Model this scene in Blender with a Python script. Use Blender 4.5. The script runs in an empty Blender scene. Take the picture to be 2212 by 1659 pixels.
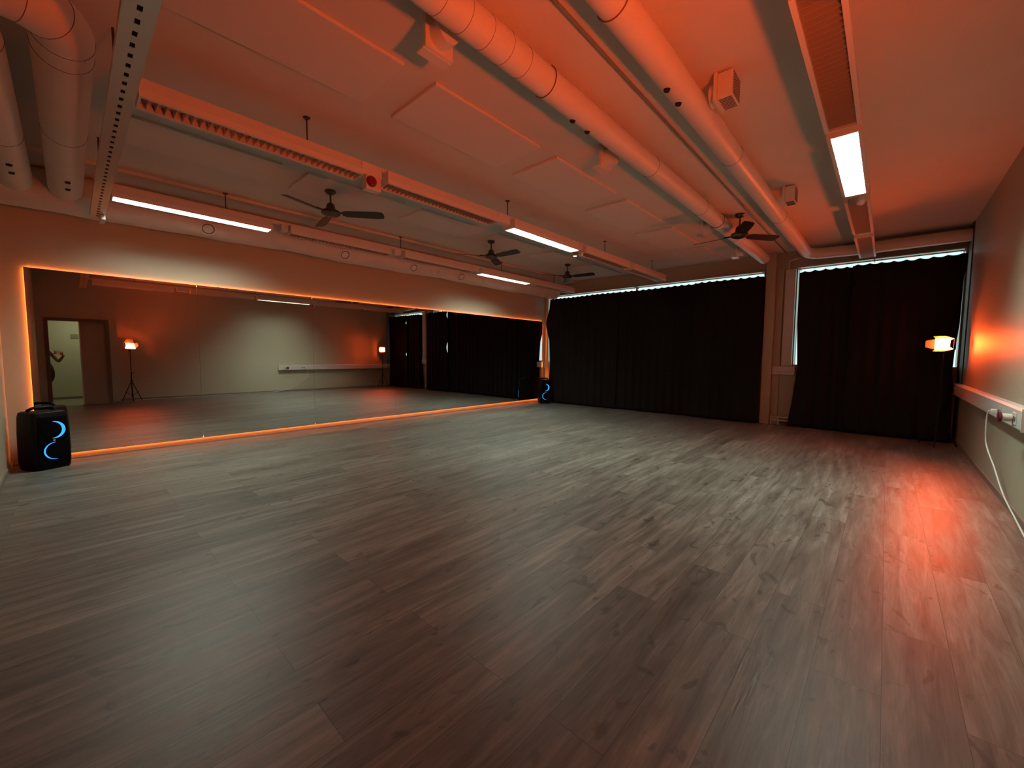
import bpy, bmesh, math, random
from mathutils import Vector, Matrix
random.seed(7)
SC = bpy.context.scene
COL = SC.collection

# ------------------------------------------------------------------ camera
yaw, pitch, roll = math.radians(42.606), math.radians(3.994), math.radians(0.359)
fw = Vector((math.cos(yaw)*math.cos(pitch), math.sin(yaw)*math.cos(pitch), -math.sin(pitch)))
rt = Vector((math.sin(yaw), -math.cos(yaw), 0)); up = rt.cross(fw)
rt2 = math.cos(roll)*rt + math.sin(roll)*up; up2 = -math.sin(roll)*rt + math.cos(roll)*up
cam = bpy.data.objects.new('camera', bpy.data.cameras.new('camera')); COL.objects.link(cam)
cam.matrix_world = Matrix(((rt2.x, up2.x, -fw.x, 0), (rt2.y, up2.y, -fw.y, 0), (rt2.z, up2.z, -fw.z, 1.28), (0, 0, 0, 1)))
cam.data.lens = 878.185/2212*36; cam.data.sensor_width = 36; cam.data.clip_start = 0.03
SC.camera = cam

# ------------------------------------------------------------------ world, exposure, lamp strengths
w = bpy.data.worlds.new('world'); SC.world = w; w.use_nodes = True
bg = w.node_tree.nodes['Background']; bg.inputs[0].default_value = (0.74, 1.0, 0.97, 1); bg.inputs[1].default_value = 1.3
SC.view_settings.view_transform = 'Standard'; SC.view_settings.look = 'None'
SC.view_settings.gamma = 1; SC.view_settings.use_curve_mapping = False
SC.view_settings.exposure = 0.0
L_FLUO = (0.82, 1.0, 0.83); S_FLUO = 150.0        # fluorescent tubes behind the louvres
L_ORNG = (1.0, 0.092, 0.014); S_ORNG = 620.0      # the two orange panels on stands
L_STRIP = (1.0, 0.20, 0.035); S_STRIP = 42.0      # strip behind the mirror edge
L_HALL = (1.0, 0.92, 0.64); S_HALL = 7.5          # hallway ceiling lamp
SC.cycles.max_bounces = 10; SC.cycles.diffuse_bounces = 6; SC.cycles.glossy_bounces = 6
SC.cycles.caustics_reflective = False; SC.cycles.caustics_refractive = False
SC.cycles.sample_clamp_indirect = 4.0
SC.cycles.use_denoising = True

# ------------------------------------------------------------------ dimensions
W, L, RW, BK, ZC = 7.15, 9.2, -0.83, -0.50, 3.245
WALLY = 7.174          # plaster face behind the mirror

# ------------------------------------------------------------------ materials
MATS = {}
def mat(name, col, rough=0.6, metal=0.0, emit=None, strength=0.0, bump=0.0, bscale=60.0, var=0.0, vscale=3.0, spec=0.5):
    if name in MATS: return MATS[name]
    m = bpy.data.materials.new(name); m.use_nodes = True; n = m.node_tree.nodes; l = m.node_tree.links
    b = n['Principled BSDF']
    b.inputs['Base Color'].default_value = (*col, 1); b.inputs['Roughness'].default_value = rough
    b.inputs['Metallic'].default_value = metal; b.inputs['Specular IOR Level'].default_value = spec
    if emit:
        b.inputs['Emission Color'].default_value = (*emit, 1); b.inputs['Emission Strength'].default_value = strength
    if bump or var:
        tc = n.new('ShaderNodeTexCoord')
    if bump:
        t = n.new('ShaderNodeTexNoise'); t.inputs['Scale'].default_value = bscale; t.inputs['Detail'].default_value = 4
        l.new(tc.outputs['Object'], t.inputs['Vector'])
        bp = n.new('ShaderNodeBump'); bp.inputs['Strength'].default_value = bump; bp.inputs['Distance'].default_value = 0.01
        l.new(t.outputs['Fac'], bp.inputs['Height']); l.new(bp.outputs[0], b.inputs['Normal'])
    if var:
        t = n.new('ShaderNodeTexNoise'); t.inputs['Scale'].default_value = vscale; t.inputs['Detail'].default_value = 5
        l.new(tc.outputs['Object'], t.inputs['Vector'])
        r = n.new('ShaderNodeValToRGB'); r.color_ramp.elements[0].position = 0.3; r.color_ramp.elements[1].position = 0.7
        r.color_ramp.elements[0].color = (*[c*(1-var) for c in col], 1); r.color_ramp.elements[1].color = (*[min(1, c*(1+var)) for c in col], 1)
        l.new(t.outputs['Fac'], r.inputs[0]); l.new(r.outputs[0], b.inputs['Base Color'])
    MATS[name] = m
    return m

def floor_mat():
    m = bpy.data.materials.new('oak_vinyl_planks'); m.use_nodes = True; n = m.node_tree.nodes; l = m.node_tree.links
    b = n['Principled BSDF']
    tc = n.new('ShaderNodeTexCoord')
    mp = n.new('ShaderNodeMapping'); mp.inputs['Location'].default_value = (0.36, 0.05, 0); l.new(tc.outputs['Object'], mp.inputs['Vector'])
    br = n.new('ShaderNodeTexBrick'); br.offset = 0.37; br.offset_frequency = 2; br.squash = 1
    for k, v in (('Scale', 1.0), ('Mortar Size', 0.0012), ('Mortar Smooth', 0.2), ('Bias', 0.0), ('Brick Width', 1.46), ('Row Height', 0.218)): br.inputs[k].default_value = v
    br.inputs['Color1'].default_value = (0, 0, 0, 1); br.inputs['Color2'].default_value = (1, 1, 1, 1); br.inputs['Mortar'].default_value = (0.35, 0.35, 0.35, 1)
    l.new(mp.outputs[0], br.inputs['Vector'])
    # each plank shifts the grain
    vm = n.new('ShaderNodeVectorMath'); vm.operation = 'MULTIPLY_ADD'
    l.new(br.outputs['Color'], vm.inputs[0]); vm.inputs[1].default_value = (13.0, 7.0, 0); l.new(mp.outputs[0], vm.inputs[2])
    sc = n.new('ShaderNodeMapping'); sc.inputs['Scale'].default_value = (0.75, 7.0, 1); l.new(vm.outputs[0], sc.inputs['Vector'])
    g = n.new('ShaderNodeTexNoise'); g.inputs['Scale'].default_value = 2.2; g.inputs['Detail'].default_value = 9; g.inputs['Roughness'].default_value = 0.62; g.inputs['Distortion'].default_value = 0.6
    l.new(sc.outputs[0], g.inputs['Vector'])
    sc2 = n.new('ShaderNodeMapping'); sc2.inputs['Scale'].default_value = (3.0, 70.0, 1); l.new(vm.outputs[0], sc2.inputs['Vector'])
    g2 = n.new('ShaderNodeTexNoise'); g2.inputs['Scale'].default_value = 2.0; g2.inputs['Detail'].default_value = 4; l.new(sc2.outputs[0], g2.inputs['Vector'])
    # knots and cracks
    sc3 = n.new('ShaderNodeMapping'); sc3.inputs['Scale'].default_value = (3.6, 7.5, 1); l.new(vm.outputs[0], sc3.inputs['Vector'])
    k = n.new('ShaderNodeTexNoise'); k.inputs['Scale'].default_value = 1.25; k.inputs['Detail'].default_value = 3; k.inputs['Distortion'].default_value = 1.4; l.new(sc3.outputs[0], k.inputs['Vector'])
    kr = n.new('ShaderNodeValToRGB'); kr.color_ramp.elements[0].position = 0.31; kr.color_ramp.elements[1].position = 0.37
    kr.color_ramp.elements[0].color = (0.45, 0.43, 0.41, 1); kr.color_ramp.elements[1].color = (1, 1, 1, 1); l.new(k.outputs['Fac'], kr.inputs[0])
    ramp = n.new('ShaderNodeValToRGB'); e = ramp.color_ramp.elements
    e[0].position = 0.30; e[0].color = (0.072, 0.062, 0.056, 1); e[1].position = 0.72; e[1].color = (0.275, 0.255, 0.230, 1)
    mid = ramp.color_ramp.elements.new(0.5); mid.color = (0.155, 0.140, 0.124, 1)
    l.new(g.outputs['Fac'], ramp.inputs[0])
    def mix(a, b_, fac, typ='MULTIPLY'):
        x = n.new('ShaderNodeMix'); x.data_type = 'RGBA'; x.blend_type = typ; x.inputs['Factor'].default_value = fac
        l.new(a, x.inputs['A'])
        if hasattr(b_, 'links'): l.new(b_, x.inputs['B'])
        else: x.inputs['B'].default_value = b_
        return x.outputs['Result']
    r2 = n.new('ShaderNodeValToRGB'); r2.color_ramp.elements[0].position = 0.35; r2.color_ramp.elements[1].position = 0.65
    r2.color_ramp.elements[0].color = (0.80, 0.80, 0.80, 1); r2.color_ramp.elements[1].color = (1.08, 1.08, 1.08, 1); l.new(g2.outputs['Fac'], r2.inputs[0])
    r3 = n.new('ShaderNodeValToRGB'); r3.color_ramp.elements[0].color = (0.72, 0.71, 0.70, 1); r3.color_ramp.elements[1].color = (1.22, 1.22, 1.22, 1)
    l.new(br.outputs['Color'], r3.inputs[0])
    c = mix(ramp.outputs[0], r2.outputs[0], 0.75); c = mix(c, kr.outputs[0], 0.85); c = mix(c, r3.outputs[0], 0.9)
    mr = n.new('ShaderNodeMix'); mr.data_type = 'RGBA'; l.new(br.outputs['Fac'], mr.inputs['Factor']); l.new(c, mr.inputs['A']); mr.inputs['B'].default_value = (0.03, 0.024, 0.02, 1)
    l.new(mr.outputs['Result'], b.inputs['Base Color'])
    rr = n.new('ShaderNodeMapRange'); rr.inputs['To Min'].default_value = 0.35; rr.inputs['To Max'].default_value = 0.48; l.new(g.outputs['Fac'], rr.inputs['Value']); l.new(rr.outputs[0], b.inputs['Roughness'])
    bp = n.new('ShaderNodeBump'); bp.inputs['Strength'].default_value = 0.25; bp.inputs['Distance'].default_value = 0.004; l.new(g2.outputs['Fac'], bp.inputs['Height']); l.new(bp.outputs[0], b.inputs['Normal'])
    b.inputs['Specular IOR Level'].default_value = 0.6
    return m

M_FLOOR = floor_mat()
M_WALL = mat('greige_wall_paint', (0.46, 0.41, 0.315), 0.55, bump=0.12, bscale=90)
M_CEIL = mat('white_ceiling_paint', (0.70, 0.66, 0.59), 0.75, bump=0.08, bscale=70, var=0.03, vscale=1.5)
M_BOARD = mat('acoustic_board', (0.74, 0.71, 0.66), 0.8, bump=0.1, bscale=140)
M_DUCT = mat('white_painted_duct', (0.76, 0.72, 0.66), 0.42, bump=0.05, bscale=9, var=0.03, vscale=4)
M_SEAM = mat('dark_duct_seam', (0.16, 0.13, 0.11), 0.6)  # dark tone for seams, straps, slats and socket holes
M_LAG = mat('plaster_lagging', (0.74, 0.68, 0.62), 0.7, bump=0.35, bscale=7, var=0.06, vscale=5)
M_WHITE = mat('white_enamel', (0.74, 0.72, 0.68), 0.32)
M_LOUV = mat('brushed_louver', (0.55, 0.50, 0.42), 0.3, metal=0.6)
M_DARKH = mat('dark_void', (0.012, 0.010, 0.009), 0.8)
M_TUBE = mat('lit_fluorescent', (0.9, 0.95, 0.9), 0.5, emit=L_FLUO, strength=S_FLUO)
M_TUBEOFF = mat('unlit_reflector', (0.62, 0.56, 0.48), 0.35, metal=0.3)
M_MIRROR = mat('mirror_silver', (0.72, 0.73, 0.71), 0.008, metal=1.0)
M_MEDGE = mat('mirror_edge_glass', (0.20, 0.24, 0.22), 0.2)
M_STRIP = mat('orange_led_strip', (0.9, 0.5, 0.3), 0.5, emit=L_STRIP, strength=S_STRIP)
M_BLACK = mat('black_plastic', (0.003, 0.003, 0.004), 0.5, spec=0.12)
M_GRILLE = mat('black_grille', (0.002, 0.002, 0.003), 0.8, bump=0.5, bscale=400, spec=0.05)
M_BLUE = mat('blue_led_ring', (0.02, 0.2, 0.6), 0.4, emit=(0.035, 0.36, 1.0), strength=1.25)
M_CURT = mat('black_curtain_cloth', (0.011, 0.009, 0.009), 0.92, bump=0.2, bscale=500, spec=0.1)
M_ALU = mat('white_trunking', (0.68, 0.66, 0.66), 0.35)
M_GALV = mat('galvanised_tray', (0.50, 0.48, 0.42), 0.28, metal=0.75)
M_BRASS = mat('aged_bronze', (0.12, 0.09, 0.06), 0.3, metal=0.9)
M_BLADE = mat('dark_fan_blade', (0.028, 0.022, 0.018), 0.45)
M_RED = mat('red_lens', (0.22, 0.004, 0.006), 0.25)
M_PLUGR = mat('red_plug_collar', (0.13, 0.008, 0.02), 0.4)
M_CABLE = mat('white_rubber_cable', (0.80, 0.78, 0.76), 0.45)
M_PANEL = mat('lit_orange_panel', (0.9, 0.5, 0.3), 0.5, emit=L_ORNG, strength=S_ORNG)
M_BARN = mat('barn_door_metal', (0.007, 0.0065, 0.0065), 0.7, spec=0.15)
M_STAND = mat('black_stand_metal', (0.006, 0.006, 0.006), 0.6, spec=0.2)
M_FRAME = mat('brown_door_frame', (0.16, 0.085, 0.05), 0.5)
M_DOOR = mat('beige_door_leaf', (0.40, 0.32, 0.24), 0.5)
M_WFRAME = mat('white_window_frame', (0.75, 0.75, 0.73), 0.4)
M_BASE = mat('taupe_baseboard', (0.22, 0.19, 0.155), 0.5)
M_HALL = mat('hallway_wall_paint', (0.56, 0.56, 0.42), 0.7)
M_HALLF = mat('hallway_linoleum', (0.30, 0.29, 0.20), 0.5)
M_HLAMP = mat('hallway_lamp_glow', (0.9, 0.9, 0.8), 0.5, emit=L_HALL, strength=S_HALL*6)
M_SKIN = mat('skin', (0.42, 0.24, 0.16), 0.55)
M_CLOTH = mat('dark_dress', (0.035, 0.012, 0.018), 0.85)
M_HAIR = mat('dark_hair', (0.02, 0.014, 0.01), 0.5)
M_GLASS = bpy.data.materials.new('window_glass'); M_GLASS.use_nodes = True
_b = M_GLASS.node_tree.nodes['Principled BSDF']; _b.inputs['Transmission Weight'].default_value = 1.0; _b.inputs['Roughness'].default_value = 0.0; _b.inputs['IOR'].default_value = 1.02
M_CHROME = mat('chrome', (0.7, 0.68, 0.65), 0.15, metal=1.0)
M_OFFRED = mat('rose_light', (0.9, 0.3, 0.25), 0.3)
M_NOZZ = mat('nozzle_rubber', (0.012, 0.006, 0.006), 0.8)
M_SIGN = mat('grey_sign', (0.25, 0.26, 0.18), 0.6)

# ------------------------------------------------------------------ mesh helpers
class MB:
    def __init__(s): s.bm = bmesh.new()
    def box(s, x0, x1, y0, y1, z0, z1):
        v = [s.bm.verts.new(p) for p in ((x0,y0,z0),(x1,y0,z0),(x1,y1,z0),(x0,y1,z0),(x0,y0,z1),(x1,y0,z1),(x1,y1,z1),(x0,y1,z1))]
        for f in ((0,3,2,1),(4,5,6,7),(0,1,5,4),(1,2,6,5),(2,3,7,6),(3,0,4,7)): s.bm.faces.new([v[i] for i in f])
        return s
    def prism(s, pts, axis, a, b):
        """extrude a 2D outline along an axis from a to b"""
        def P(p, t): return {'x': (t, p[0], p[1]), 'y': (p[0], t, p[1]), 'z': (p[0], p[1], t)}[axis]
        A = [s.bm.verts.new(P(p, a)) for p in pts]; B = [s.bm.verts.new(P(p, b)) for p in pts]
        n = len(pts)
        for i in range(n): s.bm.faces.new((A[i], A[(i+1)%n], B[(i+1)%n], B[i]))
        s.bm.faces.new(A[::-1]); s.bm.faces.new(B)
        return s
    def tube(s, pts, r, seg=16, cap=True, radii=None):
        pts = [Vector(p) for p in pts]; rings = []
        t0 = (pts[1]-pts[0]).normalized()
        ref = Vector((0,0,1)) if abs(t0.z) < 0.9 else Vector((1,0,0))
        for i, p in enumerate(pts):
            t = (pts[min(i+1, len(pts)-1)] - pts[max(i-1, 0)]).normalized()
            a = t.cross(ref)
            if a.length < 1e-3: a = t.cross(Vector((0,1,0)))
            a.normalize(); b = a.cross(t).normalized(); rr = radii[i] if radii else r
            rings.append([s.bm.verts.new(p + (a*math.cos(2*math.pi*k/seg) + b*math.sin(2*math.pi*k/seg))*rr) for k in range(seg)])
        for A, B in zip(rings, rings[1:]):
            for k in range(seg): s.bm.faces.new((A[k], A[(k+1)%seg], B[(k+1)%seg], B[k]))
        if cap: s.bm.faces.new(rings[0][::-1]); s.bm.faces.new(rings[-1])
        return s
    def cyl(s, a, b, r, seg=20, r2=None):
        return s.tube([a, b], r, seg, radii=[r, r if r2 is None else r2])
    def lathe(s, prof, c=(0,0,0), axis='z', seg=24):
        rings = []
        for r, h in prof:
            ring = []
            for k in range(seg):
                a = 2*math.pi*k/seg; u, v = r*math.cos(a), r*math.sin(a)
                p = {'z': (u, v, h), 'x': (h, u, v), 'y': (u, h, v)}[axis]
                ring.append(s.bm.verts.new((c[0]+p[0], c[1]+p[1], c[2]+p[2])))
            rings.append(ring)
        for A, B in zip(rings, rings[1:]):
            for k in range(seg): s.bm.faces.new((A[k], A[(k+1)%seg], B[(k+1)%seg], B[k]))
        s.bm.faces.new(rings[0][::-1]); s.bm.faces.new(rings[-1])
        return s
    def ring(s, c, n, r, rt_, seg=32, rs=8, a0=0, a1=2*math.pi, thick=None):
        """torus (arc) around c with normal n; thick(t) scales the tube radius"""
        n = Vector(n).normalized(); u = n.cross(Vector((0,0,1)));
        if u.length < 1e-3: u = Vector((1,0,0))
        u.normalize(); v = n.cross(u).normalized()*-1; c = Vector(c)
        full = abs(a1-a0-2*math.pi) < 1e-6; rings = []
        m = seg if full else seg+1
        for i in range(m):
            a = a0+(a1-a0)*i/seg; d = u*math.cos(a)+v*math.sin(a); q = rt_*(thick(i/seg) if thick else 1)
            rings.append([s.bm.verts.new(c + d*(r + q*math.cos(2*math.pi*k/rs)) + n*q*0.8*math.sin(2*math.pi*k/rs)) for k in range(rs)])
        for i in range(len(rings) if full else len(rings)-1):
            A, B = rings[i], rings[(i+1) % len(rings)]
            for k in range(rs): s.bm.faces.new((A[k], A[(k+1)%rs], B[(k+1)%rs], B[k]))
        if not full: s.bm.faces.new(rings[0][::-1]); s.bm.faces.new(rings[-1])
        return s
    def build(s, name, material, parent=None, smooth=False, bevel=0, loc=None, rot=None):
        bmesh.ops.recalc_face_normals(s.bm, faces=s.bm.faces[:])
        me = bpy.data.meshes.new(name); s.bm.to_mesh(me); s.bm.free()
        me.materials.append(material)
        if smooth:
            for p in me.polygons: p.use_smooth = True
            try: me.set_sharp_from_angle(angle=math.radians(40))
            except Exception: pass
        o = bpy.data.objects.new(name, me); COL.objects.link(o)
        if parent is not None: o.parent = parent
        if loc is not None: o.location = loc
        if rot is not None: o.rotation_euler = rot
        if bevel:
            md = o.modifiers.new('bevel', 'BEVEL'); md.width = bevel; md.segments = 3; md.limit_method = 'ANGLE'
        return o

def tag(o, label=None, cat=None, group=None, kind=None):
    if label: o['label'] = label
    if cat: o['category'] = cat
    if group: o['group'] = group
    if kind: o['kind'] = kind
    return o
def thing(name, label, cat, loc=(0,0,0), rz=0.0, group=None):
    o = bpy.data.objects.new(name, None); COL.objects.link(o); o.location = loc; o.rotation_euler = (0,0,rz)
    o.empty_display_size = 0.1
    return tag(o, label, cat, group)
def dup(root, loc, label, rz=None, group=None):
    r = root.copy(); COL.objects.link(r); r.location = loc
    if rz is not None: r.rotation_euler = (0,0,rz)
    r['label'] = label
    if group: r['group'] = group
    for ch in list(root.children):
        c = ch.copy(); COL.objects.link(c); c.parent = r
        for g in list(ch.children):
            d = g.copy(); COL.objects.link(d); d.parent = c
    return r
def struct(mb, name, m, label=None, cat=None, **k):
    o = mb.build(name, m, **k); o['kind'] = 'structure'
    return tag(o, label, cat)

# ------------------------------------------------------------------ room shell
struct(MB().box(BK-0.3, L+0.3, -0.32, WALLY+0.3, -0.12, 0).box(0.73, L+0.3, RW-0.2, -0.32, -0.12, 0), 'floor', M_FLOOR, 'grey brown wood plank floor running towards the black curtains', 'floor')
struct(MB().box(BK-0.3, L+0.3, -0.32, WALLY+0.3, ZC, ZC+0.15).box(0.73, L+0.3, RW-0.2, -0.32, ZC, ZC+0.15), 'ceiling', M_CEIL, 'flat white painted ceiling above the studio', 'ceiling')
struct(MB().box(BK-0.2, BK, -0.2, WALLY, 0, ZC), 'wall_left', M_WALL, 'plain greige wall at the left edge beside the big speaker', 'wall')
struct(MB().box(BK-0.2, L, WALLY, WALLY+0.2, 0, ZC), 'wall_mirror', M_WALL, 'greige wall carrying the long mirror', 'wall')
struct(MB().box(0.851, L, RW-0.15, RW, 0, ZC), 'wall_right', M_WALL, 'greige wall at the right with the white cable trunking', 'wall')
# door wall with the opening, and the return towards the right wall
DX0, DX1, DH = -0.33, 0.66, 2.06
struct(MB().box(BK-0.2, DX0, -0.32, -0.2, 0, ZC).box(DX1, 0.85, -0.32, -0.2, 0, ZC).box(DX0, DX1, -0.32, -0.2, DH, ZC),
       'wall_door', M_WALL, 'greige wall around the doorway seen in the mirror', 'wall')
struct(MB().box(0.73, 0.85, RW-0.15, -0.321, 0, ZC), 'wall_return', M_WALL, 'short greige wall return beside the doorway', 'wall')
# window wall with two openings
Z0, Z1 = 1.115, 2.945
WIN = ((1.83, 7.11), (-0.80, 1.30))
mb = MB().box(L, L+0.3, RW, WALLY, 0, Z0).box(L, L+0.3, RW-0.15, WALLY, Z1, ZC)
mb.box(L, L+0.3, 7.11, WALLY+0.2, Z0, Z1).box(L, L+0.3, 1.30, 1.83, Z0, Z1).box(L, L+0.3, RW-0.15, -0.80, 0, Z1)
struct(mb, 'wall_window', M_WALL, 'greige wall behind the black curtains', 'wall')
for i, (a, b) in enumerate(WIN):
    f = MB(); n = 2 if i == 0 else 1; t = 0.03
    f.box(L+0.02, L+0.07, a, b, Z0, Z0+t).box(L+0.02, L+0.07, a, b, Z1-t*0.3, Z1)
    for k in range(n+1):
        y = a+(b-a)*k/n; q = t/2 if 0 < k < n else 0.006; f.box(L+0.02, L+0.07, max(a, y-q), min(b, y+q), Z0+t, Z1-t*0.3)
    wo = struct(f, 'window_%d' % (i+1), M_WFRAME, ('wide' if i == 0 else 'narrow')+' daylit window behind the '+('long left' if i == 0 else 'right corner')+' curtain', 'window')
    for k in range(n):
        y0 = a+(b-a)*k/n+t/2; y1 = a+(b-a)*(k+1)/n-t/2
        MB().box(L+0.04, L+0.046, y0, y1, Z0+t, Z1-t*0.3).build('pane', M_GLASS, wo)
# pilaster between the curtains and its darker recess edge
struct(MB().box(L-0.16, L, 1.615, 1.775, 0, ZC), 'trim_1', M_WALL, 'painted column between the two black curtains', 'column', bevel=0.01)
struct(MB().box(L-0.05, L, 1.50, 1.612, 0, 2.93), 'trim_2', M_WALL, 'shallow painted strip beside the column', 'trim')
# dropped strip of ceiling over the mirror wall
struct(MB().box(BK, L, 6.10, WALLY, 3.205, ZC), 'trim_3', M_CEIL, 'flat dropped ceiling strip along the mirror wall', 'ceiling strip', bevel=0.006)
for nm, m_ in (('baseboard_right', MB().box(0.86, L, RW, RW+0.012, 0, 0.055)),
               ('baseboard_left', MB().box(BK, BK+0.012, -0.2, WALLY, 0, 0.055)),
               ('baseboard_mirror', MB().box(BK, L, WALLY-0.012, WALLY, 0, 0.02)),
               ('baseboard_window', MB().box(L-0.012, L, RW, WALLY, 0, 0.055)),
               ('baseboard_door', MB().box(BK, DX0-0.06, -0.2, -0.188, 0, 0.055).box(DX1+0.06, 0.85, -0.2, -0.188, 0, 0.055))):
    struct(m_, nm, M_BASE)
struct(MB().box(8.84, 9.195, RW+0.0005, RW+0.012, 0.91, ZC-0.01), 'trim_4', mat('dark_wall_strip', (0.055, 0.04, 0.033), 0.7), 'narrow dark brown strip added on the right wall to damp daylight by the window', 'trim')  # added dark strip that soaks up daylight leaking past the curtain edge
# door with frame, fixed leaf
fr = MB()
fr.box(DX0-0.05, DX0+0.02, -0.33, -0.185, 0, DH+0.05).box(DX1-0.02, DX1+0.05, -0.33, -0.185, 0, DH+0.05).box(DX0+0.02, DX1-0.02, -0.33, -0.185, DH-0.02, DH+0.05)
d = struct(fr, 'door_1', M_FRAME, 'brown framed doorway with half its width open to the hallway', 'door')
MB().box(0.205, DX1-0.02, -0.31, -0.265, 0.004, DH-0.02).build('fixed_leaf', M_DOOR, d)
MB().box(0.185, 0.208, -0.315, -0.255, 0.004, DH-0.02).build('lit_leaf_edge', M_WHITE, d)  # white puts the light on the leaf's edge into its colour
# hallway
struct(MB().box(-2.5, 0.73, -2.4, -0.32, -0.12, -0.001), 'floor_hallway', M_HALLF)
struct(MB().box(-2.5, 0.73, -2.4, -0.321, 2.6, 2.7), 'ceiling_hallway', M_CEIL)
struct(MB().box(-2.5, 0.97, -2.5, -2.4, 0, 2.6).box(-2.6, -2.5, -2.5, -0.2, 0, 2.6).box(0.731, 0.85, -2.4, RW-0.151, 0, 2.6), 'wall_hallway', M_HALL)
struct(MB().box(-2.5, 0.73, -2.4, -2.385, 0, 0.06), 'baseboard_hallway', M_BASE)
struct(MB().box(-2.5, BK-0.2, -0.32, -0.2, 0, 2.6), 'wall_hallway_front', M_HALL)
hl = thing('ceiling_lamp', 'round lit ceiling lamp in the hallway behind the doorway', 'ceiling lamp', (0.45, -1.4, 2.6))
MB().lathe([(0.16, -0.001), (0.16, -0.02)]).build('base_plate', M_WHITE, hl, smooth=True)
MB().lathe([(0.145, -0.021), (0.14, -0.05), (0.08, -0.075), (0.01, -0.08)]).build('lamp_shade', M_HLAMP, hl, smooth=True)
tag(MB().box(0.05, 0.20, -2.399, -2.385, 1.68, 1.80).build('wall_sign', M_SIGN, bevel=0.003), 'small grey sign on the hallway wall seen through the doorway', 'sign')

# ------------------------------------------------------------------ mirror and its glow
MX0, MX1, MZ0, MZ1 = -0.305, 9.013, 0.08, 2.236
pw = (MX1-MX0)/6
ORD = ['first mirror panel by the left corner speaker, reflecting the doorway and a lamp',
       'second mirror panel from the left, reflecting the lit ceiling fixture',
       'third mirror panel from the left, reflecting the right orange lamp',
       'fourth mirror panel from the left, reflecting the curtain gap and column',
       'fifth mirror panel from the left, reflecting only black curtain',
       'last mirror panel beside the black curtain, reflecting the small speaker']
for i in range(6):
    a, b = MX0+pw*i+0.0012, MX0+pw*(i+1)-0.0012
    t = thing('mirror_panel', ORD[i], 'mirror', ((a+b)/2, W, MZ0), 0, 'mirror panels along the wall')
    h = (b-a)/2
    MB().box(-h, h, 0.0, 0.004, 0, MZ1-MZ0).build('glass', M_MIRROR, t)
    MB().box(-h, h, 0.0042, 0.008, 0, MZ1-MZ0).build('backing', M_MEDGE, t)
# LED strip round the edge, behind the glass
e = 0.010; ys, ye = W+0.010, W+0.017
t = thing('led_strip', 'glowing orange light strip around the edge of the long mirror', 'light strip', (MX0, ys, MZ0))
def strp(x0, x1, z0, z1, y0=ys, y1=ye): return MB().box(x0-MX0, x1-MX0, y0-ys, y1-ys, z0-MZ0, z1-MZ0)
strp(MX0+e, MX1-e, MZ1-e-0.012, MZ1-e).build('top_strip', M_STRIP, t)
strp(MX0+e, MX0+e+0.012, MZ0+e, MZ1-e-0.013).build('side_strip', M_STRIP, t)
strp(MX1-e-0.012, MX1-e, MZ0+e, MZ1-e-0.013).build('side_strip', M_STRIP, t)
strp(MX0+e+0.013, MX1-e-0.013, MZ0+e, MZ0+e+0.012).build('bottom_strip', M_STRIP, t)
tag(MB().box(9.03, 9.14, WALLY-0.03, WALLY-0.001, 0.955, 1.105).build('sill_trunking_end', M_ALU, bevel=0.004), 'small white sill trunking end beside the right end of the mirror', 'control box')  # shows the end of the sill trunking next to the mirror

# ------------------------------------------------------------------ ceiling boards
xs1 = [0.42+1.46*k for k in range(6)]; xs2 = [0.38+1.46*k for k in range(6)]
nth = ['nearest the camera', 'second', 'third', 'fourth', 'fifth', 'farthest']
for row, (xs, y0, nm) in enumerate(((xs1, 2.49, 'row beside the left duct'), (xs2, 4.69, 'row above the fans'))):
    for k, x in enumerate(xs):
        lab = 'flat white ceiling board, %s %s' % (nth[k] if k in (0, 5) else nth[k]+' from the camera', 'in the '+nm)
        tag(MB().box(0, 1.2, 0, 0.6, -0.025, -0.0015).build('acoustic_board', M_BOARD, loc=(x, y0, ZC), bevel=0.003), lab, 'ceiling board', 'acoustic boards on the ceiling')
tag(MB().tube([(0.2, 1.44, ZC-0.0125), (L-0.02, 1.49, ZC-0.0125)], 0.011, 8).build('conduit', M_MEDGE, smooth=True), 'thin dark conduit on the ceiling between the two ducts', 'conduit')

# ------------------------------------------------------------------ suspended light rows
LW = 0.205
def make_luminaire(lit, ln=1.5, label='', loc=(0,0,0), group=''):
    t = thing('strip_luminaire', label, 'ceiling light', loc, 0, group)
    h = MB(); y0, y1 = -LW/2, LW/2; o = 0.0775     # opening half width
    # side cheeks and top as one folded channel
    h.prism([(y0, 0), (-o, 0), (-o, 0.055), (-0.05, 0.085), (0.05, 0.085), (o, 0.055), (o, 0), (y1, 0), (y1, 0.045), (y1-0.02, 0.115), (y0+0.02, 0.115), (y0, 0.045)], 'x', 0.012, ln-0.012)
    h.build('housing', M_WHITE, t)
    MB().box(0, 0.0118, y0, y1, 0, 0.115).build('end_cap', M_WHITE, t); MB().box(ln-0.0118, ln, y0, y1, 0, 0.115).build('end_cap', M_WHITE, t)
    g = MB(); n = 31
    for k in range(1, n): x = ln*k/n; g.prism([(x-0.0015, 0.004), (x+0.0015, 0.004), (x+0.004, 0.034), (x-0.004, 0.034)], 'y', -o+0.003, o-0.003)
    g.build('louver', M_LOUV if not lit else M_WHITE, t)
    if lit: MB().prism([(-o+0.004, 0.050), (-0.048, 0.078), (0.048, 0.078), (o-0.004, 0.050), (o-0.004, 0.046), (-o+0.004, 0.046)], 'x', 0.03, ln-0.03).build('diffuser', M_TUBE, t)
    else:
        MB().prism([(-o+0.004, 0.050), (-0.048, 0.078), (0.048, 0.078), (o-0.004, 0.050), (o-0.004, 0.046), (-o+0.004, 0.046)], 'x', 0.03, ln-0.03).build('reflector', M_TUBEOFF, t)
    return t
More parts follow.
